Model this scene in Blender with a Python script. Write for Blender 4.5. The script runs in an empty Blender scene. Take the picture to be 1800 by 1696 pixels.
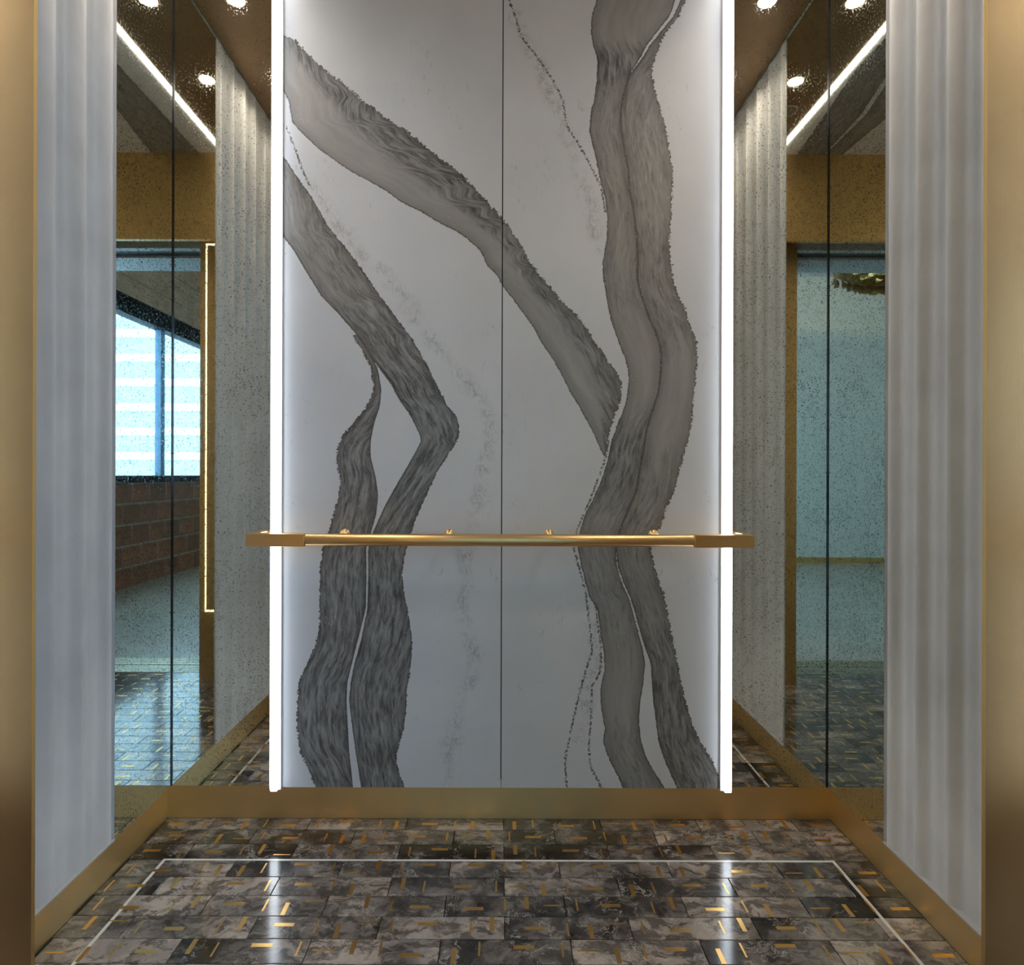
import bpy, bmesh, math, random
import numpy as np
random.seed(7)
rng = np.random.default_rng(7)

# ------------------------------------------------------------------ units
U = 0.00175            # one plan unit in metres
CAMH = 611.0           # eye height above the car floor, in plan units
FPX, VX, VY = 1120.0, 879.0, 835.0
ROLL = 0.0030

scene = bpy.context.scene
col = scene.collection

# ------------------------------------------------------------------ camera
cam_d = bpy.data.cameras.new('camera')
cam = bpy.data.objects.new('camera', cam_d)
col.objects.link(cam)
cam.location = (0, 0, CAMH * U)
cam.rotation_euler = (math.pi / 2, -ROLL, 0)
cam_d.sensor_fit = 'HORIZONTAL'
cam_d.sensor_width = 36.0
cam_d.lens = 36.0 * FPX / 1800.0
cam_d.shift_x = (900 - VX) / 1800.0
cam_d.shift_y = -(848 - VY) / 1800.0
cam_d.clip_start = 0.01
cam_d.clip_end = 300
scene.camera = cam

# ------------------------------------------------------------------ world
world = bpy.data.worlds.new('sky')
scene.world = world
world.use_nodes = True
bg = world.node_tree.nodes['Background']
bg.inputs[0].default_value = (0.46, 0.72, 1.0, 1)
bg.inputs[1].default_value = 8.5

scene.view_settings.view_transform = 'Standard'
scene.view_settings.look = 'None'
scene.view_settings.gamma = 1
scene.view_settings.use_curve_mapping = False
scene.view_settings.exposure = 0.30
scene.cycles.max_bounces = 9
scene.cycles.glossy_bounces = 6
scene.cycles.diffuse_bounces = 3
scene.cycles.sample_clamp_indirect = 6
scene.cycles.blur_glossy = 0.3
scene.cycles.adaptive_threshold = 0.02

# light levels
E_STRIP = 7.0
E_CEIL_STRIP = 11.0
W_DOWN = 1.1
E_COP = 4.0

# ------------------------------------------------------------------ helpers
ORG = {}


def S(v):
    return (v[0] * U, v[1] * U, (v[2] + CAMH) * U)


def place(o, org, parent):
    ORG[o.name] = org
    if parent is not None:
        po_ = ORG[parent.name]
        o.parent = parent
        o.location = ((org[0] - po_[0]) * U, (org[1] - po_[1]) * U, (org[2] - po_[2]) * U)
    else:
        o.location = S(org)


def props(o, label=None, cat=None, group=None, kind=None):
    if label:
        o['label'] = label
    if cat:
        o['category'] = cat
    if group:
        o['group'] = group
    if kind:
        o['kind'] = kind
    return o


def thing(name, org, label=None, cat=None, group=None, kind=None, parent=None):
    e = bpy.data.objects.new(name, None)
    e.empty_display_size = 0.05
    col.objects.link(e)
    place(e, org, parent)
    return props(e, label, cat, group, kind)


def obj_mesh(name, me, org, parent=None, label=None, cat=None, group=None, kind=None):
    o = bpy.data.objects.new(name, me)
    col.objects.link(o)
    place(o, org, parent)
    return props(o, label, cat, group, kind)


def verts_obj(name, verts, faces, mat, parent=None, smooth=False, org=None, **kw):
    v = np.asarray(verts, dtype=float)
    if org is None:
        org = (float((v[:, 0].min() + v[:, 0].max()) / 2), float((v[:, 1].min() + v[:, 1].max()) / 2), float(v[:, 2].min()))
    me = bpy.data.meshes.new(name)
    vv = (v - np.array(org)) * U
    me.from_pydata([tuple(p) for p in vv], [], faces)
    me.materials.append(mat)
    if smooth:
        me.polygons.foreach_set('use_smooth', [True] * len(me.polygons))
    me.update()
    return obj_mesh(name, me, org, parent, **kw)


BOXF = [(0, 3, 2, 1), (4, 5, 6, 7), (0, 1, 5, 4), (1, 2, 6, 5), (2, 3, 7, 6), (3, 0, 4, 7)]


def boxv(x0, x1, y0, y1, z0, z1):
    return [(x0, y0, z0), (x1, y0, z0), (x1, y1, z0), (x0, y1, z0), (x0, y0, z1), (x1, y0, z1), (x1, y1, z1), (x0, y1, z1)]


def box(name, x0, x1, y0, y1, z0, z1, mat, parent=None, bevel=0.0, **kw):
    v = boxv(x0, x1, y0, y1, z0, z1)
    org = ((x0 + x1) / 2, (y0 + y1) / 2, z0)
    if bevel <= 0:
        return verts_obj(name, v, BOXF, mat, parent, org=org, **kw)
    bm = bmesh.new()
    vs = [bm.verts.new([(p[i] - org[i]) * U for i in range(3)]) for p in v]
    for f in BOXF:
        bm.faces.new([vs[i] for i in f])
    bmesh.ops.bevel(bm, geom=list(bm.edges), offset=bevel * U, segments=2, affect='EDGES', profile=0.5)
    me = bpy.data.meshes.new(name)
    bm.to_mesh(me)
    bm.free()
    me.materials.append(mat)
    return obj_mesh(name, me, org, parent, **kw)


def multi_box(name, boxes, mat, parent=None, **kw):
    V, F = [], []
    for b in boxes:
        n = len(V)
        V += boxv(*b)
        F += [tuple(i + n for i in f) for f in BOXF]
    return verts_obj(name, V, F, mat, parent, **kw)


def lathe(name, prof, mat, org, axis='z', seg=32, parent=None, smooth=True, **kw):
    """prof: list of (r, h) along the axis, revolved; closed at r=0 ends."""
    V, F = [], []
    for r, h in prof:
        for k in range(seg):
            a = 2 * math.pi * k / seg
            c, s = r * math.cos(a), r * math.sin(a)
            p = {'z': (c, s, h), 'x': (h, c, s), 'y': (c, h, s)}[axis]
            V.append((p[0] + org[0], p[1] + org[1], p[2] + org[2]))
    for i in range(len(prof) - 1):
        for k in range(seg):
            F.append((i * seg + k, i * seg + (k + 1) % seg, (i + 1) * seg + (k + 1) % seg, (i + 1) * seg + k))
    F.append(tuple(range(seg - 1, -1, -1)))
    F.append(tuple((len(prof) - 1) * seg + k for k in range(seg)))
    o = verts_obj(name, V, F, mat, parent, smooth=False, org=org, **kw)
    if smooth:
        o.data.polygons.foreach_set('use_smooth', [len(p.vertices) == 4 for p in o.data.polygons])
    return o


# ------------------------------------------------------------------ materials
class NT:
    def __init__(self, name):
        self.m = bpy.data.materials.new(name)
        self.m.use_nodes = True
        self.t = self.m.node_tree
        self.b = self.t.nodes['Principled BSDF']
        self.out = self.t.nodes['Material Output']

    def n(self, typ, **kw):
        nd = self.t.nodes.new(typ)
        for k, v in kw.items():
            setattr(nd, k, v)
        return nd

    def l(self, a, b):
        self.t.links.new(a, b)

    def val(self, sock, v):
        if hasattr(v, 'is_linked') or hasattr(v, 'links'):
            self.l(v, sock)
        else:
            sock.default_value = v

    def math(self, op, a, b=None, c=None, clamp=False):
        nd = self.n('ShaderNodeMath', operation=op, use_clamp=clamp)
        for i, v in enumerate((a, b, c)):
            if v is not None:
                self.val(nd.inputs[i], v)
        return nd.outputs[0]

    def sstep(self, v, lo, hi, to0=0.0, to1=1.0):
        nd = self.n('ShaderNodeMapRange', interpolation_type='SMOOTHSTEP')
        for i, x in zip((0, 1, 2, 3, 4), (v, lo, hi, to0, to1)):
            self.val(nd.inputs[i], x)
        return nd.outputs[0]

    def noise(self, vec, scale, detail=4, rough=0.55, dist=0.0, out='Fac'):
        nd = self.n('ShaderNodeTexNoise')
        if vec is not None:
            self.l(vec, nd.inputs['Vector'])
        nd.inputs['Scale'].default_value = scale
        nd.inputs['Detail'].default_value = detail
        nd.inputs['Roughness'].default_value = rough
        nd.inputs['Distortion'].default_value = dist
        return nd.outputs[out]

    def voro(self, vec, scale, feature='F1', out='Distance', rnd=1.0):
        nd = self.n('ShaderNodeTexVoronoi', feature=feature)
        if vec is not None:
            self.l(vec, nd.inputs['Vector'])
        nd.inputs['Scale'].default_value = scale
        nd.inputs['Randomness'].default_value = rnd
        return nd.outputs[out]

    def ramp(self, fac, stops, interp='LINEAR'):
        nd = self.n('ShaderNodeValToRGB')
        nd.color_ramp.interpolation = interp
        el = nd.color_ramp.elements
        while len(el) < len(stops):
            el.new(0.5)
        for e, (p, c) in zip(el, stops):
            e.position = p
            e.color = (c[0], c[1], c[2], 1)
        self.l(fac, nd.inputs[0])
        return nd.outputs[0]

    def mix(self, fac, a, b):
        nd = self.n('ShaderNodeMix', data_type='RGBA')
        self.val(nd.inputs[0], fac)
        for i, v in ((6, a), (7, b)):
            if isinstance(v, tuple):
                nd.inputs[i].default_value = (v[0], v[1], v[2], 1)
            else:
                self.l(v, nd.inputs[i])
        return nd.outputs[2]

    def attr(self, name):
        nd = self.n('ShaderNodeAttribute', attribute_name=name)
        return nd.outputs['Fac']

    def comb(self, x, y, z=0.0):
        nd = self.n('ShaderNodeCombineXYZ')
        for i, v in enumerate((x, y, z)):
            self.val(nd.inputs[i], v)
        return nd.outputs[0]

    def obj(self):
        return self.n('ShaderNodeTexCoord').outputs['Object']

    def vscale(self, vec, s):
        nd = self.n('ShaderNodeMapping')
        self.l(vec, nd.inputs[0])
        nd.inputs['Scale'].default_value = s
        return nd.outputs[0]

    def bump(self, h, strength=0.2, dist=0.002):
        nd = self.n('ShaderNodeBump')
        nd.inputs['Strength'].default_value = strength
        nd.inputs['Distance'].default_value = dist
        self.l(h, nd.inputs['Height'])
        self.l(nd.outputs[0], self.b.inputs['Normal'])

    def set(self, color=None, rough=None, metal=None, spec=None):
        for k, v in (('Base Color', color), ('Roughness', rough), ('Metallic', metal), ('Specular IOR Level', spec)):
            if v is None:
                continue
            s = self.b.inputs[k]
            if isinstance(v, tuple):
                s.default_value = (v[0], v[1], v[2], 1)
            else:
                self.val(s, v)
        return self


def emit_mat(name, color, strength):
    t = NT(name)
    t.set(color=(0.8, 0.8, 0.8), rough=0.5)
    t.b.inputs['Emission Color'].default_value = (*color, 1)
    t.b.inputs['Emission Strength'].default_value = strength
    return t.m


def brass_mat(name, c, rough, brush=(1, 1, 40), var=0.12):
    t = NT(name)
    o = t.obj()
    g = t.noise(t.vscale(o, brush), 30, 3)
    big = t.noise(o, 3, 2)
    colr = t.mix(t.math('MULTIPLY', g, 0.5), c, tuple(x * (1 - var * 2) for x in c))
    t.set(color=colr, metal=1.0, rough=t.math('MULTIPLY_ADD', big, 0.1, rough - 0.05))
    t.bump(g, 0.04, 0.0005)
    return t.m


M = {}
M['brass'] = brass_mat('brushed_brass', (0.74, 0.49, 0.19), 0.42, (1, 1, 40))
M['brass_base'] = brass_mat('brushed_brass_base', (0.92, 0.65, 0.31), 0.44, (1, 1, 40))
M['brass_jamb'] = brass_mat('brushed_brass_jamb', (0.53, 0.365, 0.185), 0.23, (40, 40, 1))
M['brass_rail'] = brass_mat('satin_brass_rail', (0.82, 0.54, 0.24), 0.32, (1, 40, 40))
M['inlay'] = brass_mat('brass_inlay', (0.80, 0.47, 0.15), 0.30, (10, 10, 10))
M['bronze'] = brass_mat('bronze_ceiling', (0.36, 0.25, 0.15), 0.5, (1, 30, 1))
M['white_metal'] = NT('white_metal_strip').set(color=(0.9, 0.89, 0.86), rough=0.3, metal=0.3).m
M['steel'] = NT('sill_steel').set(color=(0.50, 0.44, 0.32), rough=0.35, metal=1.0).m
M['black'] = NT('black_gap').set(color=(0.012, 0.012, 0.013), rough=0.5).m
M['black_gloss'] = NT('black_corner_trim').set(color=(0.01, 0.01, 0.01), rough=0.15).m
M['dark_steel'] = NT('dark_steel_frame').set(color=(0.004, 0.005, 0.007), rough=0.6, spec=0.15).m
M['soffit'] = NT('painted_soffit').set(color=(0.42, 0.45, 0.46), rough=0.4).m
M['housing'] = NT('strip_housing').set(color=(0.8, 0.79, 0.77), rough=0.5).m
M['led'] = emit_mat('strip_diffuser', (0.82, 0.91, 1.0), E_STRIP)
M['led_ceiling'] = emit_mat('ceiling_strip_diffuser', (1.0, 0.95, 0.88), E_CEIL_STRIP)
M['lens'] = emit_mat('downlight_lens', (1.0, 0.86, 0.66), 14.0)
M['halo'] = emit_mat('panel_halo', (1.0, 0.78, 0.42), E_COP)
M['trim_ring'] = NT('downlight_ring').set(color=(0.5, 0.38, 0.24), rough=0.35, metal=1.0).m
M['grille'] = NT('speaker_mesh').set(color=(0.35, 0.35, 0.36), rough=0.5, metal=0.8).m
M['teal_wall'] = NT('lobby_plaster').set(color=(0.74, 0.76, 0.70), rough=0.6).m
M['lobby_ceiling'] = NT('lobby_ceiling_paint').set(color=(0.6, 0.6, 0.58), rough=0.7).m
M['wall_brown'] = None
M['gold_petal'] = NT('gold_petal').set(color=(0.45, 0.28, 0.09), rough=0.3, metal=1.0).m


def make_lobby_floor():
    t = NT('polished_lobby_floor')
    n = t.noise(t.obj(), 3, 5)
    t.set(color=t.ramp(n, [(0.3, (0.36, 0.32, 0.27)), (0.7, (0.46, 0.41, 0.34))]), rough=0.28)
    return t.m


def make_brown():
    t = NT('brown_board_wall')
    o = t.obj()
    n = t.noise(t.vscale(o, (1, 1, 3)), 6, 6)
    t.set(color=t.ramp(n, [(0.3, (0.34, 0.23, 0.16)), (0.7, (0.55, 0.40, 0.29))]), rough=0.8)
    return t.m


def make_brick():
    t = NT('clay_block')
    o = t.obj()
    r = t.n('ShaderNodeObjectInfo').outputs['Random']
    n = t.noise(o, 9, 6)
    c1 = t.ramp(n, [(0.3, (0.26, 0.10, 0.06)), (0.7, (0.52, 0.22, 0.12))])
    t.set(color=t.mix(t.math('MULTIPLY', r, 0.6), c1, (0.13, 0.075, 0.055)), rough=0.85)
    t.bump(n, 0.3, 0.004)
    return t.m


def make_mirror():
    t = NT('antique_mirror')
    o = t.obj()
    n1 = t.noise(o, 170, 3, 0.65)
    n2 = t.noise(o, 7, 4, 0.6)
    thr = t.math('MULTIPLY_ADD', n2, -0.16, 0.675)
    speck = t.sstep(n1, thr, t.math('ADD', thr, 0.035))
    n3 = t.noise(o, 70, 4, 0.6)
    haze = t.sstep(n3, 0.5, 0.72)
    c = t.mix(t.math('MULTIPLY', haze, 0.45), (0.72, 0.715, 0.645), (0.44, 0.43, 0.36))
    c = t.mix(t.math('MULTIPLY', speck, 0.7), c, (0.03, 0.028, 0.022))
    t.set(color=c, metal=1.0, rough=t.math('MULTIPLY_ADD', speck, 0.12, 0.012))
    return t.m


def make_flute():
    t = NT('fluted_plaster')
    o = t.obj()
    n = t.noise(t.vscale(o, (1, 1, 0.35)), 60, 4)
    n2 = t.noise(o, 5, 3)
    t.set(color=t.ramp(n2, [(0.3, (0.42, 0.41, 0.40)), (0.7, (0.50, 0.49, 0.48))]), rough=0.58, spec=0.35)
    t.bump(n, 0.4, 0.004)
    return t.m


def make_tile():
    t = NT('breccia_marble_tile')
    o = t.obj()
    r = t.n('ShaderNodeObjectInfo').outputs['Random']
    ofs = t.n('ShaderNodeVectorMath', operation='ADD')
    t.l(o, ofs.inputs[0])
    t.l(t.comb(t.math('MULTIPLY', r, 37.0), t.math('MULTIPLY', r, 91.0), t.math('MULTIPLY', r, 53.0)), ofs.inputs[1])
    p = ofs.outputs[0]
    warp = t.noise(p, 7, 4, 0.6, out='Color')
    wv = t.n('ShaderNodeVectorMath', operation='MULTIPLY_ADD')
    t.l(warp, wv.inputs[0])
    wv.inputs[1].default_value = (0.16, 0.16, 0.16)
    t.l(p, wv.inputs[2])
    q = wv.outputs[0]
    big = t.noise(q, 5.5, 5, 0.6)
    fac = t.math('ADD', big, t.math('MULTIPLY_ADD', r, 0.22, -0.11))
    base = t.ramp(fac, [(0.34, (0.016, 0.013, 0.012)), (0.41, (0.06, 0.049, 0.042)), (0.46, (0.15, 0.131, 0.118)), (0.56, (0.24, 0.206, 0.183)), (0.60, (0.33, 0.28, 0.245)), (0.72, (0.50, 0.425, 0.365))])
    streak = t.noise(t.vscale(q, (1.0, 2.2, 1.0)), 16, 7, 0.62, 0.5)
    base = t.mix(t.sstep(streak, 0.40, 0.56, 0.75, 0.0), base, (0.04, 0.034, 0.031))
    base = t.mix(t.sstep(streak, 0.58, 0.72, 0.0, 0.45), base, (0.42, 0.38, 0.34))
    vein = t.math('ABSOLUTE', t.math('SUBTRACT', t.noise(q, 9, 5, 0.6, 1.2), 0.5))
    vm = t.sstep(vein, 0.002, 0.016, 1.0, 0.0)
    vmod = t.sstep(t.noise(p, 9, 2), 0.46, 0.60)
    base = t.mix(t.math('MULTIPLY', t.math('MULTIPLY', vm, vmod), 0.55), base, (0.55, 0.52, 0.48))
    t.set(color=base, rough=0.12, spec=0.55)
    return t.m


def make_marble():
    """White slab crossed by grey ribbons. Mesh attributes carry the ribbon layout on the slab:
    sd distance inside a ribbon, acr across it, alo along it, tone streakiness, crk / cloud distance to fine veins."""
    t = NT('veined_marble')
    o = t.obj()
    sd, acr, alo, tone = t.attr('sd'), t.attr('acr'), t.attr('alo'), t.attr('tone')
    crk, cloud, rag = t.attr('crk'), t.attr('cloud'), t.attr('rag')
    e1 = t.noise(o, 130, 3, 0.6)
    e2 = t.noise(o, 45, 3, 0.6)
    jag = t.math('ADD', t.math('MULTIPLY_ADD', e1, 17.0, -8.5), t.math('MULTIPLY_ADD', e2, 12.0, -6.0))
    sdj = t.math('MULTIPLY_ADD', jag, rag, sd)
    mask = t.sstep(sdj, -0.6, 0.9)
    # streaks along the flow
    w = t.math('MULTIPLY_ADD', t.math('SUBTRACT', t.noise(o, 14, 3), 0.5), 6.0, acr)
    s1 = t.noise(t.comb(t.math('MULTIPLY', w, 0.10), t.math('MULTIPLY', alo, 0.013), 0.0), 1.0, 5, 0.62, 0.3)
    s2 = t.noise(t.comb(t.math('MULTIPLY', w, 0.30), t.math('MULTIPLY', alo, 0.045), 3.0), 1.0, 4, 0.65, 0.5)
    s3 = t.noise(t.comb(t.math('MULTIPLY', w, 0.15), t.math('MULTIPLY', alo, 0.024), 9.0), 1.0, 5, 0.6, 0.5)
    st = t.math('ADD', t.math('ADD', t.math('MULTIPLY', s1, 0.35), t.math('MULTIPLY', s2, 0.30)), t.math('MULTIPLY', s3, 0.35))
    streak = t.ramp(st, [(0.37, (0.035, 0.035, 0.036)), (0.45, (0.12, 0.12, 0.121)), (0.50, (0.215, 0.214, 0.215)), (0.56, (0.31, 0.307, 0.307)), (0.64, (0.40, 0.395, 0.393))])
    pale = t.ramp(t.noise(t.comb(t.math('MULTIPLY', w, 0.06), t.math('MULTIPLY', alo, 0.01), 7.0), 1.0, 4), [(0.3, (0.30, 0.294, 0.29)), (0.7, (0.38, 0.37, 0.362))])
    tn = t.sstep(t.math('ADD', tone, t.math('MULTIPLY_ADD', s1, 1.6, -0.8)), 0.2, 0.8)
    rib = t.mix(tn, pale, streak)
    edge = t.sstep(sdj, 0.4, 3.6, 0.85, 0.0)
    rib = t.mix(edge, rib, (0.045, 0.042, 0.040))
    edge2 = t.sstep(sd, 2.0, 22.0, 0.30, 0.0)
    rib = t.mix(edge2, rib, (0.06, 0.057, 0.054))
    # pale bubbles in the ribbons
    vd = t.voro(o, 95)
    dots = t.math('MULTIPLY', t.sstep(vd, 0.13, 0.20, 1.0, 0.0), t.sstep(t.noise(o, 7, 2), 0.48, 0.60))
    dots = t.math('MULTIPLY', dots, t.sstep(t.noise(o, 40, 0), 0.46, 0.56))
    rib = t.mix(t.math('MULTIPLY', dots, 0.6), rib, (0.55, 0.54, 0.53))
    # ground
    g = t.noise(o, 2.2, 4)
    ground = t.ramp(g, [(0.3, (0.62, 0.635, 0.67)), (0.7, (0.72, 0.735, 0.77))])
    fine = t.noise(t.vscale(o, (1.0, 1.0, 0.5)), 55, 6, 0.7, 1.2)
    faint = t.math('MULTIPLY', t.sstep(fine, 0.58, 0.66), t.sstep(t.noise(o, 4, 3), 0.5, 0.65))
    ground = t.mix(t.math('MULTIPLY', faint, 0.36), ground, (0.24, 0.23, 0.22))
    fv = t.math('ABSOLUTE', t.math('SUBTRACT', t.noise(t.vscale(o, (1, 1, 0.5)), 60, 7, 0.75, 0.5), 0.5))
    fvm = t.sstep(fv, 0.006, 0.05, 1.0, 0.0)
    cw = t.math('ADD', cloud, t.math('MULTIPLY_ADD', t.noise(o, 11, 3), 40.0, -20.0))
    cl = t.math('MULTIPLY', t.sstep(cw, -2.0, 22.0, 1.0, 0.0), t.math('MULTIPLY_ADD', fvm, 0.5, 0.05))
    cl = t.math('MULTIPLY', cl, t.sstep(t.noise(o, 26, 3), 0.38, 0.60, 0.15, 1.0))
    ground = t.mix(cl, ground, (0.17, 0.165, 0.15))
    cj = t.math('ADD', crk, t.math('MULTIPLY_ADD', e1, 12.0, -6.0))
    cm = t.math('MULTIPLY', t.sstep(cj, 0.6, 2.4, 1.0, 0.0), t.sstep(t.noise(o, 90, 2), 0.36, 0.52))
    ground = t.mix(t.math('MULTIPLY', cm, 0.92), ground, (0.06, 0.055, 0.05))
    colr = t.mix(mask, ground, rib)
    t.set(color=colr, rough=0.38, spec=0.4)
    return t.m


M['lobby_floor'] = make_lobby_floor()
M['wall_brown'] = make_brown()
M['brick'] = make_brick()
M['mirror'] = make_mirror()
M['flute'] = make_flute()
M['tile'] = make_tile()
M['marble'] = make_marble()
M['mull'] = NT('blue_grey_mullion').set(color=(0.10, 0.22, 0.36), rough=0.4).m
M['grout'] = NT('dark_grout').set(color=(0.03, 0.028, 0.026), rough=0.6).m
M['mortar'] = NT('mortar').set(color=(0.42, 0.37, 0.33), rough=0.9).m
M['facade'] = NT('pale_facade').set(color=(0.50, 0.53, 0.56), rough=0.8).m
M['facade_band'] = NT('white_slab_edge').set(color=(0.85, 0.85, 0.85), rough=0.7).m

gl = NT('window_glass')
tr = gl.n('ShaderNodeBsdfTransparent')
tr.inputs[0].default_value = (0.86, 0.95, 1.0, 1)
gs = gl.n('ShaderNodeBsdfGlossy')
gs.inputs['Roughness'].default_value = 0.01
mx = gl.n('ShaderNodeMixShader')
mx.inputs[0].default_value = 0.07
gl.l(tr.outputs[0], mx.inputs[1])
gl.l(gs.outputs[0], mx.inputs[2])
gl.l(mx.outputs[0], gl.out.inputs[0])
M['glass'] = gl.m

# ------------------------------------------------------------------ main dimensions (plan units, z measured from eye level)
DB = 1120.0            # back mirror plane
W = 576.0              # side mirror plane
ZC = 882.0             # car ceiling
ZF = -CAMH             # floor
ZP = -547.0            # underside of the wall panels
REC = 17.0             # recess of the brass base behind the panels
YR = 375.0             # inner face of the front returns
YE = 951.0             # joint between side mirror and fluted panel
JL, JR = -273.0, 284.0  # door jambs
ML, MR = -381.0, 386.0  # marble edges
SEAM = 3.0

# ------------------------------------------------------------------ marble layout
def unroll(x, y):
    dx, dy = x - VX, y - VY
    return ((dx + ROLL * dy) * 0.9955, -(dy - ROLL * dx) * 0.9955)      # -> slab X, Z


def edge(pts):
    q = np.array([unroll(x, y) for x, y in pts])
    i = np.argsort(-q[:, 1])
    return q[i]


RIB = []
A_R = [(495, 57), (522, 73.5), (546, 99), (571, 122), (602, 144.5), (632, 172), (663, 194), (691, 215.5), (723.5, 236), (756.5, 264), (792, 291.6), (822.5, 317), (850, 347), (876, 375), (898.5, 403), (930.7, 456), (941, 474), (971, 510), (992, 534), (1016, 555), (1031, 576), (1049.5, 606), (1067.5, 630), (1079.5, 648.5), (1091, 663.5), (1093, 690.6), (1088, 714.7), (1078, 738.7), (1070, 766), (1064.5, 803)]
A_L = [(470, 57), (490, 147), (508, 177.5), (513, 215.5), (533, 236), (559, 261), (586.6, 281), (612, 299), (647.5, 318), (683, 338.5), (708, 357.5), (739, 371.5), (769, 390.5), (799.6, 405), (817, 416.5), (846.5, 443), (855, 466), (869.6, 479), (883, 502), (914, 543), (938, 576), (950, 600), (971, 630), (986, 657.5), (998, 681.6), (1016, 711.6), (1031, 738.7), (1046.5, 769), (1058.5, 796), (1064, 803)]
B_R = [(494, 268), (510.5, 291.6), (527, 317), (554, 355), (576.5, 397), (608.7, 436), (638.5, 476), (665, 515.6), (694.6, 555), (724, 595), (750.7, 641), (770.5, 681), (787, 713.7), (802, 730), (808.5, 753), (805, 773), (790, 796), (767, 832.6), (750.7, 869), (734, 905), (722.6, 936.6), (715.5, 960), (707, 1002), (710, 1037.7), (719.6, 1086.5), (725, 1130), (722, 1176), (715.5, 1211), (714, 1252), (708.7, 1287), (700.6, 1311.7), (696.5, 1341.5), (712, 1386)]
B_L = [(470, 268), (496, 413), (516, 439.6), (539, 479), (566, 522), (589, 545), (615, 575), (635, 598), (652.6, 628), (675, 659), (688, 677), (701, 702), (721, 730), (734, 756.7), (741, 773), (731, 793), (714, 822.7), (694.6, 855.7), (674.8, 892), (658.5, 928.4), (655, 936.7), (648.7, 961.7), (648.5, 1008), (647, 1070), (636, 1124.5), (623, 1170.6), (617.5, 1200), (614.8, 1233), (618.5, 1273.7), (624.6, 1320), (635, 1386)]
B_L = [(x - (1.3 if 955 < y < 1240 else 0.0), y) for x, y in B_L]
B2_R = [(628, 588), (648, 614.7), (665, 651), (670.5, 684), (668, 713.7), (658, 743.5), (651.6, 776.5), (651.6, 803), (660, 836), (665, 869), (661.5, 905), (652, 936.6), (643.6, 961.7), (644.5, 1008), (643, 1070), (629.5, 1124.5), (617.5, 1170.6), (610.6, 1200), (609.2, 1233), (611.4, 1273.7), (613.8, 1320), (621, 1386)]
B2_L = [(618, 588), (641.7, 624.6), (653, 651), (656.6, 680.7), (650, 704), (632, 730), (612, 753), (599, 770), (592, 789.7), (592, 819), (599, 842.5), (594, 872), (585.6, 905), (577, 935), (567.7, 961.7), (562, 999.7), (562, 1048.5), (561, 1102.8), (554, 1135), (538, 1168), (525.6, 1197.7), (523, 1225), (521.5, 1279), (527, 1320), (543, 1355), (555, 1386)]
C1_L = [(1058, -40), (1048.7, 0), (1040, 26.5), (1038.4, 59), (1043, 82.6), (1050, 103), (1048.7, 132.7), (1045.8, 165), (1038.4, 197.6), (1035.5, 230), (1041, 253.6), (1047, 280), (1053, 309.6), (1063.5, 348), (1068, 383), (1065, 427.6), (1059, 460), (1060.5, 490), (1066, 525), (1075, 567), (1088.6, 606), (1100.6, 633.5), (1105, 666.5), (1102, 696.6), (1096, 720.7), (1084, 747.7), (1073.5, 777.8), (1067.5, 811), (1055.5, 847), (1043.5, 874), (1028.4, 904), (1018, 937), (1014.6, 962), (1022.8, 999.7), (1035, 1048.5), (1050, 1070), (1054, 1103), (1062, 1151.6), (1062, 1179), (1055, 1211), (1056.7, 1246.6), (1063.5, 1284.5), (1059.4, 1303.5), (1069, 1330.7), (1079.7, 1352), (1096, 1386)]
C1_R = [(1198, -40), (1187, 0), (1178.5, 26.5), (1155, 56), (1137, 79.6), (1125.4, 103), (1107.7, 129.8), (1099, 159), (1091.5, 191.7), (1091.5, 224), (1097.4, 259.5), (1104.8, 295), (1106, 330), (1113.6, 368.6), (1120, 413), (1121.5, 457), (1120.5, 490), (1127.7, 519), (1139.7, 555), (1154.7, 588), (1163, 618), (1162, 657.5), (1157.7, 690.6), (1145.7, 726.7), (1136.7, 756.8), (1132, 790), (1126, 823), (1118.6, 865), (1106.6, 892), (1094.6, 919), (1088.6, 937), (1082.5, 962), (1083.8, 994), (1092.7, 1024), (1106.5, 1054), (1117.2, 1094.6), (1128.6, 1135), (1134.5, 1165), (1131, 1200), (1126, 1230), (1123, 1265.5), (1127, 1303.5), (1136.7, 1333), (1153, 1360.5), (1170, 1386)]
C2_L = [(1206, -40), (1196, 0), (1185, 26.5), (1161, 56), (1142, 79.6), (1128, 103), (1109, 129.8), (1100, 159), (1092.3, 191.7), (1092.3, 224), (1098.2, 259.5), (1105.6, 295), (1107, 330), (1114.5, 368.6), (1121, 413), (1122.5, 457), (1121.5, 490), (1128.5, 519), (1140.6, 555), (1155.6, 588), (1164, 618), (1163, 657.5), (1158.5, 690.6), (1146.6, 726.7), (1137.6, 756.8), (1133, 790), (1127, 823), (1119.5, 865), (1107.5, 892), (1095.6, 919), (1089.6, 937), (1084, 962), (1085.5, 994), (1095.5, 1024), (1109.6, 1054), (1121, 1094.6), (1132.6, 1135), (1143.5, 1165), (1146, 1200), (1147.6, 1230), (1152.5, 1265.5), (1157, 1303.5), (1166.5, 1333), (1178.8, 1360.5), (1191, 1386)]
C2_L = [(x - (1.9 if 110 < y < 985 else 0.0), y) for x, y in C2_L]
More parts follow.
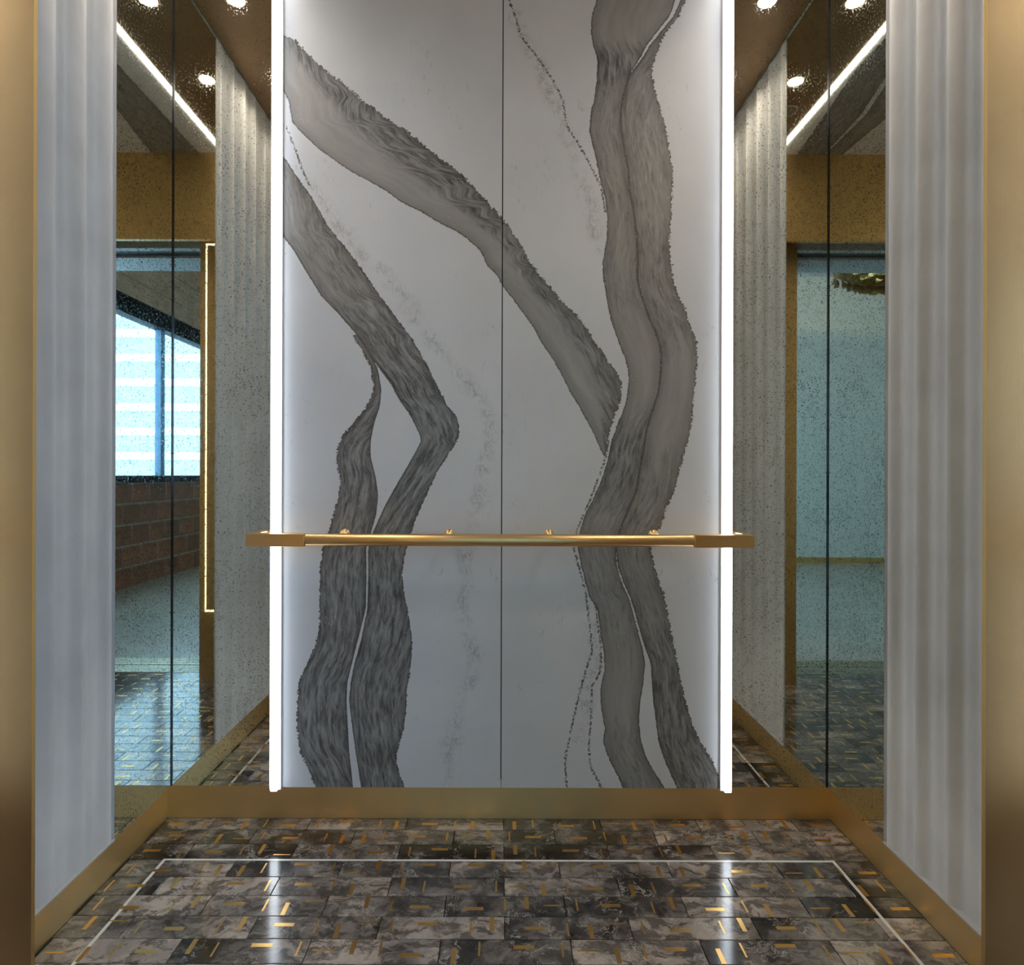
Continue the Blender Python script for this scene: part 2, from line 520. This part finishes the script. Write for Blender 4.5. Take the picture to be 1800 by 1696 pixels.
C2_R = [(1216, -40), (1206, 0), (1193, 29.5), (1169.6, 59), (1158, 82.6), (1149, 109), (1146, 135.6), (1155, 171), (1163.7, 200.5), (1172.6, 236), (1178.5, 274), (1184.4, 309.6), (1181.4, 339), (1180, 383), (1177, 427.6), (1180, 468), (1185, 498), (1194, 522), (1206, 546), (1215, 576), (1225, 600), (1227, 636.5), (1222.4, 666.5), (1219.4, 705.6), (1215, 750.8), (1207, 781), (1200, 808), (1194, 832), (1185, 865), (1170, 898), (1161, 928), (1143.5, 962), (1153, 1005), (1166.6, 1043), (1176, 1086.5), (1184, 1130), (1195, 1184), (1203, 1225), (1215.4, 1265.5), (1231.7, 1303.5), (1250.7, 1333), (1272, 1386)]


def smooth01(x, a, b):
    t = np.clip((x - a) / (b - a), 0, 1)
    return t * t * (3 - 2 * t)


def zpx(y):
    return -(y - VY) * 0.9955


def tone_A(f, z):
    return 0.10 + 0.85 * smooth01(f, 0.35, 0.75) * (0.75 + 0.25 * smooth01(z, zpx(500), zpx(300)))


def tone_B(f, z):
    return 0.72 + 0.2 * smooth01(z, zpx(560), zpx(640)) - 0.35 * smooth01(z, zpx(640), zpx(450)) * (1 - f)


def tone_B2(f, z):
    return 0.85 + 0 * f


def tone_C1(f, z):
    p = 0.50 + 0 * z
    p = p - 0.55 * smooth01(z, zpx(110), zpx(30))
    p = p + 0.35 * np.exp(-((z - zpx(110)) / 35) ** 2)
    p = p - 0.45 * np.exp(-((z - zpx(640)) / 75) ** 2)
    p = p + 0.3 * np.exp(-((z - zpx(800)) / 70) ** 2)
    p = p - 0.25 * np.exp(-((z - zpx(1210)) / 90) ** 2)
    return p


def tone_C2(f, z):
    p = 0.56 + 0 * z
    p = p - 0.62 * np.exp(-((z - zpx(700)) / 80) ** 2) * smooth01(f, -0.3, 0.6)
    p = p - 0.25 * np.exp(-((z - zpx(360)) / 50) ** 2) * f
    p = p + 0.2 * smooth01(z, zpx(1080), zpx(1200))
    return p


RIB = [(edge(A_L), edge(A_R), tone_A, 0.30, 1.0), (edge(B_L), edge(B_R), tone_B, 0.15, 0.45), (edge(B2_L), edge(B2_R), tone_B2, 0.8, 0.12),
       (edge(C1_L), edge(C1_R), tone_C1, 0.35, 0.25), (edge(C2_L), edge(C2_R), tone_C2, 0.25, 0.9)]


def line_pts(pts):
    return np.array([unroll(x, y) for x, y in pts])


CRK = [line_pts(p) for p in (
    [(1070, 775), (1063, 811), (1040.5, 871), (1013, 934), (1008, 962), (1028, 1035), (1037.7, 1103), (1040.4, 1146), (1025.5, 1192), (1012, 1244), (1001, 1298), (993, 1333), (996, 1386)],
    [(1047, 1067.5), (1056.7, 1141), (1055, 1181), (1040.4, 1206), (1039, 1265.5), (1035, 1309), (1037.7, 1347), (1058, 1386)],
    [(890, -20), (895, 3), (905.7, 26.5), (916, 65), (939.6, 94), (972, 141.5), (989.7, 177), (995.6, 221), (1016, 250.6), (1037, 289), (1057.6, 330), (1064, 371.6)],
    [(503, 223), (515.6, 253.5), (531, 296.6), (546, 329.6)],
    [(496, 411), (520, 441), (541, 478), (567, 520), (590, 544)])]
CLD = [line_pts(p) for p in (
    [(546, 329), (571, 362.5), (600, 405), (628.5, 443), (675, 482.6), (714, 525.5), (754, 588), (787, 628), (826.7, 677), (850, 717), (866, 750), (853, 796), (840, 862), (826.7, 925), (820, 994), (812, 1059), (820, 1113.6), (833.5, 1146), (828, 1198), (803.7, 1241), (793, 1314), (787, 1386)],
    [(905, 30), (955, 130), (1000, 260), (1035, 360), (1050, 440)],
    [(1043, 1100), (1046, 1160), (1030, 1230), (1020, 1300)])]


def seg_dist(X, Z, pts, cap=60.0):
    d = np.full(X.shape, cap)
    for (x0, z0), (x1, z1) in zip(pts[:-1], pts[1:]):
        m = (X > min(x0, x1) - cap) & (X < max(x0, x1) + cap) & (Z > min(z0, z1) - cap) & (Z < max(z0, z1) + cap)
        if not m.any():
            continue
        ax, az = x1 - x0, z1 - z0
        L = ax * ax + az * az + 1e-9
        t = np.clip(((X[m] - x0) * ax + (Z[m] - z0) * az) / L, 0, 1)
        dd = np.hypot(X[m] - x0 - t * ax, Z[m] - z0 - t * az)
        d[m] = np.minimum(d[m], dd)
    return d


def ribbon_fields(X, Z, ribs):
    sd = np.full(X.shape, -60.0)
    acr = np.zeros(X.shape); alo = np.zeros(X.shape); tone = np.zeros(X.shape); rag = np.full(X.shape, 0.6)
    for k, (eL, eR, tf, rl, rr) in enumerate(ribs):
        zz = np.arange(max(eL[:, 1].min(), eR[:, 1].min()), min(eL[:, 1].max(), eR[:, 1].max()) + 1, 2.0)
        xl = np.interp(zz, eL[::-1, 1], eL[::-1, 0]); xr = np.interp(zz, eR[::-1, 1], eR[::-1, 0])
        ker = np.ones(7) / 7
        pad = lambda a: np.convolve(np.pad(a, 3, 'edge'), ker, 'valid')
        xl, xr = pad(xl), pad(xr)
        cl = 1 / np.sqrt(1 + np.gradient(xl, 2.0) ** 2); cr = 1 / np.sqrt(1 + np.gradient(xr, 2.0) ** 2)
        xc = (xl + xr) / 2
        arc = np.concatenate([[0], np.cumsum(np.hypot(np.diff(xc), 2.0))])
        inside = (Z >= zz[0]) & (Z <= zz[-1])
        zi = np.clip(Z, zz[0], zz[-1])
        XL, XR = np.interp(zi, zz, xl), np.interp(zi, zz, xr)
        CL, CR = np.interp(zi, zz, cl), np.interp(zi, zz, cr)
        dl, dr = (X - XL) * CL, (XR - X) * CR
        s = np.minimum(dl, dr)
        s = np.where(inside, s, -60)
        f = np.clip((X - XL) / np.maximum(XR - XL, 1), 0, 1)
        better = s > sd
        sd = np.where(better, s, sd)
        acr = np.where(better, dl + 400 * k, acr)
        gs_ = np.gradient(xc, 2.0)
        gs_ = np.convolve(np.pad(gs_, 25, 'edge'), np.ones(51) / 51, 'valid')
        slope = np.interp(zi, zz, gs_)
        alo = np.where(better, np.interp(zi, zz, arc) + (X - (XL + XR) / 2) * slope / np.sqrt(1 + slope ** 2), alo)
        tone = np.where(better, tf(f, Z), tone)
        rag = np.where(better, np.where(dl < dr, rl, rr), rag)
    return np.clip(sd, -60, 90), acr, alo, tone, rag


def marble_slab(name, a0, a1, b0, b1, to_world, back, parent, ribs, crk, cld, step=2.0, org=None):
    """slab face gridded over (a, b); to_world(a, b, depth) gives plan coordinates."""
    na, nb = int((a1 - a0) / step) + 1, int((b1 - b0) / step) + 1
    A, B = np.meshgrid(np.linspace(a0, a1, na), np.linspace(b0, b1, nb))
    A, B = A.ravel(), B.ravel()
    sd, acr, alo, tone, rag = ribbon_fields(A, B, ribs)
    c = np.full(A.shape, 60.0); cl = np.full(A.shape, 60.0)
    for p in crk:
        c = np.minimum(c, seg_dist(A, B, p))
    for p in cld:
        cl = np.minimum(cl, seg_dist(A, B, p))
    front = to_world(A, B, 0.0)
    bx_a, bx_b = np.array([a0, a1, a1, a0]), np.array([b0, b0, b1, b1])
    rear = to_world(bx_a, bx_b, back)
    V = np.concatenate([front, rear])
    n0 = len(A)
    idx = np.arange(n0).reshape(nb, na)
    quads = np.stack([idx[:-1, :-1], idx[:-1, 1:], idx[1:, 1:], idx[1:, :-1]], -1).reshape(-1, 4)
    cor = [idx[0, 0], idx[0, -1], idx[-1, -1], idx[-1, 0]]
    sides = [(cor[i], cor[(i + 1) % 4], n0 + (i + 1) % 4, n0 + i) for i in range(4)] + [(n0, n0 + 1, n0 + 2, n0 + 3)]
    allq = np.concatenate([quads, np.array(sides)])
    org = org or (float(V[:, 0].mean()), float(V[:, 1].mean()), float(V[:, 2].min()))
    me = bpy.data.meshes.new(name)
    me.vertices.add(len(V)); me.vertices.foreach_set('co', (((V - np.array(org)) * U).astype(np.float32)).ravel())
    me.loops.add(len(allq) * 4); me.loops.foreach_set('vertex_index', allq.ravel().astype(np.int32))
    me.polygons.add(len(allq)); me.polygons.foreach_set('loop_start', np.arange(0, len(allq) * 4, 4, dtype=np.int32))
    me.update(calc_edges=True)
    for nm, arr, dflt in (('sd', sd, -60), ('acr', acr, 0), ('alo', alo, 0), ('tone', tone, 0), ('rag', rag, 0.5), ('crk', c, 60), ('cloud', cl, 60)):
        at = me.attributes.new(nm, 'FLOAT', 'POINT')
        at.data.foreach_set('value', np.concatenate([arr, np.full(4, dflt)]).astype(np.float32))
    me.materials.append(M['marble'])
    me.validate()
    return obj_mesh(name, me, org, parent)


# ------------------------------------------------------------------ car walls
def struct(name, *a, **k):
    return box(name, *a, kind='structure', **k)


wb = struct('wall_back', -640, 640, DB + REC + 2, DB + REC + 14, ZF - 10, ZC + 20, M['black'])
for i, (x0, x1) in enumerate(((ML, SEAM - 0.9), (SEAM + 0.9, MR))):
    marble_slab('marble_panel', x0, x1, ZP, ZC + 4, lambda a, b, d: np.stack([a, np.full(np.shape(a), DB - 5 + d), b], -1), 10.0, wb, RIB, CRK, CLD)
for x0, x1 in ((-W, ML - 22), (MR + 22, W)):
    box('mirror_panel', x0, x1, DB, DB + 6, ZP, ZC + 4, M['mirror'], wb)
for x0, x1 in ((ML - 22, ML), (MR, MR + 22)):
    box('strip_channel', x0, x1, DB + 1, DB + 8, ZP, ZC + 4, M['housing'], wb)

for side, sgn in (('left', -1), ('right', 1)):
    x0, x1 = sorted((sgn * (W + REC + 2), sgn * (W + REC + 14)))
    ws = struct('wall_' + side, x0, x1, 340, DB + REC + 14, ZF - 10, ZC + 20, M['black'])
    x0, x1 = sorted((sgn * W, sgn * (W + 6)))
    box('mirror_panel', x0, x1, YE, DB, ZP, ZC + 4, M['mirror'], ws)
    # fluted panel: broad ribs with a narrow bead between them
    ys = np.linspace(YR + 1, YE, 420)
    th = 2 * math.pi * (ys - 937.0) / 61.0
    prof = 3.9 * (np.cos(th) + 0.55 * np.cos(2 * th))
    xs = sgn * (W + 2.0 - prof)
    xs[-1] = sgn * (W - 2)
    nz = 2
    V, F = [], []
    n = len(ys)
    flat = np.full(n, sgn * (W - 1.0))
    zl = (ZP + 2.0, ZP + 300, ZP + 700, ZC - 6, ZC + 4)
    for zz, xr_ in zip(zl, (xs, xs, xs, xs, flat)):
        V += [(x, y, zz) for x, y in zip(xr_, ys)]
    for j_ in range(4):
        for i in range(n - 1):
            F.append((j_ * n + i, j_ * n + i + 1, (j_ + 1) * n + i + 1, (j_ + 1) * n + i))
    nb = len(V)
    for zz in (zl[0], zl[-1]):
        V += [(sgn * (W + 16), ys[0], zz), (sgn * (W + 16), ys[-1], zz)]
    F.append(tuple(range(n)) + (nb + 1, nb))
    F.append(tuple(4 * n + i for i in range(n)) + (nb + 3, nb + 2))
    F.append((n - 1, 2 * n - 1, 3 * n - 1, 4 * n - 1, 5 * n - 1, nb + 3, nb + 1))
    F.append((0, n, 2 * n, 3 * n, 4 * n, nb + 2, nb))
    fl = verts_obj('fluted_panel', V, F, M['flute'], ws)
    fl.data.polygons.foreach_set('use_smooth', [True] * (4 * (n - 1)) + [False] * 4)
    x0, x1 = sorted((sgn * (W - 3.6), sgn * (W + 16)))
    box('panel_edge', x0, x1, YR + 1, YE, ZP, ZP + 2.0, M['flute'], ws)
    # slender black joint in the mirror corner
    x0, x1 = sorted((sgn * (W - 1.6), sgn * (W + 1)))
    box('corner_joint', x0, x1, DB - 1.6, DB + 1, ZP, ZC + 2, M['black_gloss'], ws)
    # recessed brass base
    x0, x1 = sorted((sgn * (W + REC - 4), sgn * (W + REC + 2)))
    struct('baseboard_' + side, x0, x1, YR, DB + REC - 4, ZF, ZP + 6, M['brass_base'])
struct('baseboard_back', -W - REC + 4, W + REC - 4, DB + REC - 4, DB + REC + 2, ZF, ZP + 6, M['brass_base'])

# ------------------------------------------------------------------ car floor
fl = struct('floor', -W - REC, W + REC, 272, DB + REC, ZF - 14, ZF - 4, M['grout'])
ROWD, TW = 43.0, 170.0
tile_cache, inlay_cache = {}, {}


def tile_mesh(x0, x1, y0, y1):
    key = (round(x1 - x0, 1), round(y1 - y0, 1))
    if key not in tile_cache:
        w, d = (x1 - x0) / 2 - 0.55, (y1 - y0) / 2 - 0.55
        bm = bmesh.new()
        vs = [bm.verts.new([c * U for c in p]) for p in boxv(-w, w, -d, d, -4, 0)]
        for f in BOXF:
            bm.faces.new([vs[i] for i in f])
        top = [e for e in bm.edges if all(v.co.z > -0.1 * U for v in e.verts)]
        bmesh.ops.bevel(bm, geom=top, offset=0.5 * U, segments=1, affect='EDGES')
        me = bpy.data.meshes.new('tile')
        bm.to_mesh(me); bm.free()
        me.materials.append(M['tile'])
        tile_cache[key] = me
    return tile_cache[key]


def inlay_mesh(w, d):
    if (w, d) not in inlay_cache:
        me = bpy.data.meshes.new('inlay')
        me.from_pydata([tuple(c * U for c in p) for p in boxv(-w / 2, w / 2, -d / 2, d / 2, -1.0, 0.12)], [], BOXF)
        me.materials.append(M['inlay'])
        inlay_cache[(w, d)] = me
    return inlay_cache[(w, d)]


PAT = {'A': [('v', .10), ('H', .385), ('v', .73), ('V', .90)], 'B': [('V', .11), ('v', .30), ('H', .64), ('v', .93)],
       'C': [('h', .12), ('V', .34), ('v', .55), ('H', .785)], 'D': [('H', .24), ('v', .50), ('V', .68), ('h', .90)]}
ROWPAT = ['BCAD', 'DABC', 'BDCA', 'ABCD', 'CBDB', 'ADCD', 'DADA', 'CBCB']
far_inlays = []
y1 = DB + REC - 4.0
row = 0
xmax = W + REC - 4
while y1 > 273:
    y0 = max(273.0, 1140 - ROWD * (row + 1))
    off = 8.0 if row % 2 == 0 else 94.0
    k0 = math.floor((-xmax - off) / TW)
    k = k0
    while off + k * TW < xmax:
        x0, x1 = max(-xmax, off + k * TW), min(xmax, off + (k + 1) * TW)
        cx, cy = (x0 + x1) / 2, (y0 + y1) / 2
        if x1 - x0 > 3 and y1 - y0 > 3:
            tl = obj_mesh('tile', tile_mesh(x0, x1, y0, y1), (cx, cy, ZF), fl)
            pt = PAT[ROWPAT[row % 8][k % 4]]
            for kind, fx in pt:
                ix = off + (k + fx) * TW
                w, d = {'H': (27, 6.5), 'h': (27, 2.6), 'V': (6.2, 26), 'v': (2.6, 25)}[kind]
                if ix - w / 2 < x0 + 1.2 or ix + w / 2 > x1 - 1.2 or y1 - y0 < 30:
                    continue
                slack = (y1 - y0) - d - 3
                iy = y0 + 1.5 + d / 2 + slack * (random.choice((0.0, 1.0)) if kind == 'V' else random.uniform(0.25, 0.85))
                if row < 10:
                    obj_mesh('inlay', inlay_mesh(w, d), (ix, iy, ZF), tl)
                else:
                    far_inlays.append((ix - w / 2, ix + w / 2, iy - d / 2, iy + d / 2, ZF - 1, ZF + 0.12))
        k += 1
    y1 = y0
    row += 1
multi_box('inlay_set', far_inlays, M['inlay'], fl, kind='stuff')
for sx in (-1, 1):
    box('border_strip', sx * 530 - 2.5, sx * 530 + 2.5, 290, 1008, ZF - 1, ZF + 0.06, M['white_metal'], fl)
box('border_strip', -532.5, 532.5, 1008, 1012.5, ZF - 1, ZF + 0.06, M['white_metal'], fl)

# threshold between car and landing
sl = struct('threshold', -W, W, 123, 272, ZF - 14, ZF - 4, M['black'])
for ya, yb in ((124, 138), (141, 155), (158, 172), (175, 196), (203, 220), (223, 238), (241, 255), (258, 271)):
    box('sill_rail', -420, 420, ya, yb, ZF - 4, ZF + 0.2, M['steel'], sl)

# ------------------------------------------------------------------ car ceiling
YH = 493.0             # inner face of the transom
ce = struct('ceiling', -W - REC, W + REC, 340, DB + REC, ZC + 22, ZC + 32, M['black'])


def cedge(pts):
    q = np.array(pts, float)
    return q[np.argsort(-q[:, 1])]


CRIB = [(cedge([(-322, 470), (-326, 877), (-330, 1130)]), cedge([(-188, 470), (-224, 709), (-200, 900), (-150, 1130)]), lambda f, z: 0.6 + 0 * f, 0.7, 0.7),
        (cedge([(216, 470), (202, 684), (230, 860), (250, 1000), (165, 1130)]), cedge([(262, 470), (262, 684), (296, 860), (304, 1000), (232, 1130)]), lambda f, z: 0.6 + 0 * f, 0.7, 0.4),
        (cedge([(264, 470), (274, 684), (308, 860), (314, 1000), (236, 1130)]), cedge([(338, 470), (362, 684), (383, 860), (376, 1000), (310, 1130)]), lambda f, z: 0.7 + 0 * f, 0.4, 0.7)]
marble_slab('marble_panel', ML, MR, YH, DB - 6, lambda a, b, d: np.stack([a, b, np.full(np.shape(a), ZC + d)], -1), 10.0, ce, CRIB, [], [], step=5.0)
for x0, x1 in ((-W + 3, ML - 22), (MR + 22, W - 3)):
    box('bronze_panel', x0, x1, YH, DB - 3, ZC, ZC + 8, M['bronze'], ce)
box('front_panel', -W, W, YR, YH, ZC, ZC + 8, M['bronze'], ce)

# ------------------------------------------------------------------ car front
for side, x0, x1 in (('left', -W - REC, JL), ('right', JR, W + REC)):
    rp = struct('wall_front_' + side, x0, x1, 291, YR - 3, ZF, ZC + 6, M['brass_jamb'])
    box('return_face', x0, x1, YR - 3, YR, ZF, ZC + 6, M['brass'], rp)
struct('wall_front_transom', -W - REC, W + REC, YH - 16, YH, 644, ZC, M['brass'])
wf = struct('wall_front_door_head', JL, JR, YR - 26, YR, 661, ZC + 6, M['soffit'])
box('door_track', JL, JR, 291, YR - 26, 668, ZC + 6, M['black'], wf)
# landing entrance frame
door = thing('door_1', (0, 228, ZF), kind='structure')
box('frame_head', JL - 60, JR + 60, 166, 291, 661, 760, M['soffit'], door)
box('frame_jamb', JL - 60, JL, 166, 288, ZF - 4, 661, M['brass_jamb'], door)
box('frame_jamb', JR, JR + 60, 166, 288, ZF - 4, 661, M['brass_jamb'], door)

# ------------------------------------------------------------------ lobby
XR_, XL_, YB_, ZT_ = 836.0, -2300.0, -2240.0, 1400.0
struct('floor_lobby', XL_ - 20, XR_ + 60, YB_ - 20, 123, ZF - 14, ZF, M['lobby_floor'])
struct('ceiling_lobby', XL_ - 20, XR_ + 60, YB_ - 20, 190, ZT_, ZT_ + 20, M['lobby_ceiling'])
lf = thing('wall_lobby_front', (0, 166, ZF), kind='structure')
box('wall_section', XL_ - 20, JL - 60, 166, 186, ZF, ZT_, M['teal_wall'], lf)
box('wall_section', JR + 60, XR_ + 60, 166, 186, ZF, ZT_, M['teal_wall'], lf)
box('wall_section', JL - 60, JR + 60, 166, 186, 760, ZT_, M['teal_wall'], lf)
struct('wall_lobby_back', XL_ - 20, XR_ + 60, YB_ - 20, YB_, ZF, ZT_, M['teal_wall'])
struct('wall_lobby_left', XL_ - 20, XL_, YB_, 166, ZF, ZT_, M['teal_wall'])
struct('baseboard_lobby_back', XL_, XR_, YB_, YB_ + 8, ZF, ZF + 40, M['brass'])
# lobby window wall: clay blocks below, boards above
lr = struct('wall_lobby_right', XR_ + 3, XR_ + 60, YB_, 166, ZF, -45, M['mortar'])
BH, BL = 113.0, 172.0
bme = {}
for r in range(5):
    yy = YB_ + (0 if r % 2 == 0 else -BL / 2)
    while yy < 166:
        a, b = max(YB_, yy), min(166, yy + BL)
        if b - a > 12:
            key = round(b - a)
            if key not in bme:
                L = (b - a) / 2 - 5
                bm = bmesh.new()
                vs = [bm.verts.new([c * U for c in p]) for p in boxv(-6, 6, -L, L, 0, BH - 10)]
                for f in BOXF:
                    bm.faces.new([vs[i] for i in f])
                bmesh.ops.bevel(bm, geom=list(bm.edges), offset=3 * U, segments=1, affect='EDGES')
                me = bpy.data.meshes.new('brick')
                bm.to_mesh(me); bm.free()
                me.materials.append(M['brick'])
                bme[key] = me
            obj_mesh('brick', bme[key], (XR_ + 5 + random.uniform(-1, 1), (a + b) / 2, ZF + 5 + r * BH), lr)
        yy += BL
up = struct('wall_lobby_upper', XR_ + 8, XR_ + 60, YB_, 166, 950, ZT_, M['mortar'])
for k, (za, zb) in enumerate(((950, 1050), (1054, 1200), (1204, 1396))):
    box('board', XR_, XR_ + 10, YB_, 166, za, zb, M['wall_brown'], up)
win = thing('window_1', (XR_ + 30, -1037, -45), kind='structure')
box('window_sill', XR_ - 10, XR_ + 60, YB_, 166, -45, -8, M['dark_steel'], win, bevel=2)
box('window_head', XR_ - 10, XR_ + 60, YB_, 166, 850, 950, M['dark_steel'], win, bevel=2)
PANE = [(-2120, -1565), (-1520, -900), (-860, -250), (-210, 120)]
for a, b in ((YB_, -2120), (-1565, -1520), (-900, -860), (-250, -210), (120, 166)):
    box('mullion', XR_ + 15, XR_ + 50, a, b, -8, 850, M['mull'], win)
for a, b in PANE:
    box('pane', XR_ + 30, XR_ + 33, a, b, -8, 850, M['glass'], win)

# ------------------------------------------------------------------ handrail
ZR = -108.5
hr = thing('handrail', (0, 1062, ZR - 10), 'round brass handrail with rectangular end blocks across the marble wall', 'handrail')
XA, XB = -323.0, 322.0
lathe('rail', [(9.2, XA - 4), (10.2, XA), (10.2, XB), (9.2, XB + 4)], M['brass_rail'], (0, 1062, ZR), axis='x', seg=40, parent=hr)
for x0, x1 in ((-419, XA), (XB, 420)):
    box('end_block', x0, x1, 1050, 1074, ZR - 10.5, ZR + 10.5, M['brass_rail'], hr, bevel=0.8)
for x in (-270, -89, 86, 268):
    lathe('bracket', [(9, DB - 5), (9, DB - 9), (4, DB - 10), (4, 1064)][::-1], M['brass_rail'], (x, 0, ZR + 5), axis='y', seg=20, parent=hr)
for x0, x1 in ((-418, -404), (409, 421)):
    box('end_bracket', x0, x1, 1072, DB, ZR + 1, ZR + 10.5, M['brass_rail'], hr)

# ------------------------------------------------------------------ light strips
for nm, xc, lab in (('l', -391.5, 'white light strip glowing along the left edge of the marble back wall'),
                    ('r', 397.5, 'white light strip glowing along the right edge of the marble back wall')):
    t = thing('light_strip', (xc, DB - 8, -550), lab, 'light strip', 'vertical wall light strips')
    hx0, hx1 = (ML - 20, ML - 0.1) if xc < 0 else (MR + 0.1, MR + 20)
    box('housing', hx0, hx1, DB - 8, DB + 1, -550, ZC, M['housing'], t)
    box('diffuser', xc - 5.7, xc + 5.7, DB - 15, DB - 8, -550, ZC - 2, M['led'], t, bevel=1.0)
for xc, lab in ((-392, 'warm ceiling light strip along the left edge of the ceiling marble'), (397, 'warm ceiling light strip along the right edge of the ceiling marble')):
    t = thing('light_strip', (xc, 800, ZC - 2), lab, 'light strip', 'ceiling light strips')
    box('housing', xc - 10, xc + 10, YH, DB - 14, ZC + 1, ZC + 8, M['housing'], t)
    box('diffuser', xc - 5.6, xc + 5.6, YH + 2, DB - 16, ZC - 2, ZC + 1, M['led_ceiling'], t)

# ------------------------------------------------------------------ downlights
for sgn, sd_ in ((-1, 'left'), (1, 'right')):
    for y, pos in ((1055, 'nearest the marble back wall'), (815, 'middle of its row of three'), (575, 'nearest the door')):
        x = sgn * 494
        t = thing('downlight', (x, y, ZC - 2), 'round downlight in the %s bronze ceiling band, %s' % (sd_, pos), 'downlight', 'ceiling downlights')
        lathe('trim_ring', [(20, 0.5), (19.5, -0.4), (17, -0.4), (16.5, 0.5)], M['trim_ring'], (x, y, ZC), seg=36, parent=t)
        lathe('lens', [(16.5, -0.4), (16.5, 0.6)], M['lens'], (x, y, ZC), seg=36, parent=t)
        ld = bpy.data.lights.new('downlight_lamp', 'AREA')
        ld.shape = 'DISK'
        ld.size = 30 * U
        ld.spread = math.radians(150)
        ld.energy = W_DOWN
        ld.color = (1.0, 0.91, 0.80)
        lo = bpy.data.objects.new('downlight_lamp', ld)
        col.objects.link(lo)
        place(lo, (x, y, ZC - 1.6), t)

sg = thing('ceiling_speaker', (462, 697, ZC - 2), 'small round grey speaker grille in the bronze ceiling band', 'speaker')
lathe('rim', [(27, 0.5), (26, -1.5), (23, -1.5), (22, 0.5)], M['trim_ring'], (462, 697, ZC), seg=36, parent=sg)
lathe('grille', [(22.5, -0.8), (22.5, 0.5)], M['grille'], (462, 697, ZC), seg=36, parent=sg)

# ------------------------------------------------------------------ control panel on the left return
cp = thing('control_panel', (-400, YR + 0.1, -405), 'tall brass lift control panel with a glowing outline on the door-side return', 'control panel')
box('faceplate', -500, -295, YR, YR + 4, -396, 668, M['brass'], cp)
cb = [(-505, -500, YR, YR + 2.5, -402, 674), (-295, -290, YR, YR + 2.5, -402, 674), (-500, -295, YR, YR + 2.5, 668, 674), (-500, -295, YR, YR + 2.5, -402, -396)]
multi_box('glowing_outline', cb, M['halo'], cp)

# ------------------------------------------------------------------ chandelier in the lobby
CX, CY, CZ = -890.0, -1120.0, 995.0
ch = thing('chandelier', (CX, CY, CZ), 'tiered gold petal chandelier hanging in the lobby', 'chandelier')
lathe('canopy', [(70, ZT_), (70, ZT_ - 15), (20, ZT_ - 30)][::-1], M['gold_petal'], (CX, CY, 0), seg=24, parent=ch)
lathe('stem', [(6, CZ + 120), (6, ZT_ - 25)], M['gold_petal'], (CX, CY, 0), seg=12, parent=ch)
pm = bpy.data.meshes.new('petal')
pv, pf = [(0, 0, 0)], []
for k in range(12):
    a = math.pi * 2 * k / 12
    pv.append((24 * math.cos(a), 5 * math.cos(a * 2), 24 * math.sin(a) - 24))
pv = [(x * U, y * U, z * U) for x, y, z in pv]
pf = [(0, 1 + k, 1 + (k + 1) % 12) for k in range(12)]
pv[0] = (0, 6 * U, -24 * U)
pm.from_pydata(pv, [], pf)
pm.materials.append(M['gold_petal'])
for tier, (rad, zt, cnt) in enumerate(((255, CZ + 110, 34), (215, CZ + 85, 28), (165, CZ + 60, 22), (110, CZ + 40, 14))):
    lathe('tier_ring', [(rad - 5, zt), (rad + 5, zt), (rad + 5, zt + 8), (rad - 5, zt + 8)], M['gold_petal'], (CX, CY, 0), seg=40, parent=ch)
    for k in range(cnt):
        a = 2 * math.pi * (k + 0.5 * (tier % 2)) / cnt
        p = obj_mesh('petal', pm, (CX + rad * math.cos(a), CY + rad * math.sin(a), zt + random.uniform(-14, 2)), ch)
        p.rotation_euler = (random.uniform(-.35, .35), random.uniform(-.3, .3), a + math.pi / 2)
cl_ = bpy.data.lights.new('chandelier_lamp', 'POINT')
cl_.energy = 65
cl_.color = (1.0, 0.84, 0.62)
cl_.shadow_soft_size = 0.02
clo = bpy.data.objects.new('chandelier_lamp', cl_)
col.objects.link(clo)
place(clo, (CX, CY, CZ + 150), ch)

# ------------------------------------------------------------------ building across the street
bd = thing('neighbouring_building', (12000, -20600, -3000), 'pale building with white floor bands seen through the lobby window', 'building')
box('facade', 2000, 26000, -21400, -20400, -3000, 5600, M['facade'], bd)
for k in range(8):
    z = 640 + 868 * (k - 2)
    box('floor_band', 2000, 26000, -20400, -20250, z - 130, z + 130, M['facade_band'], bd)
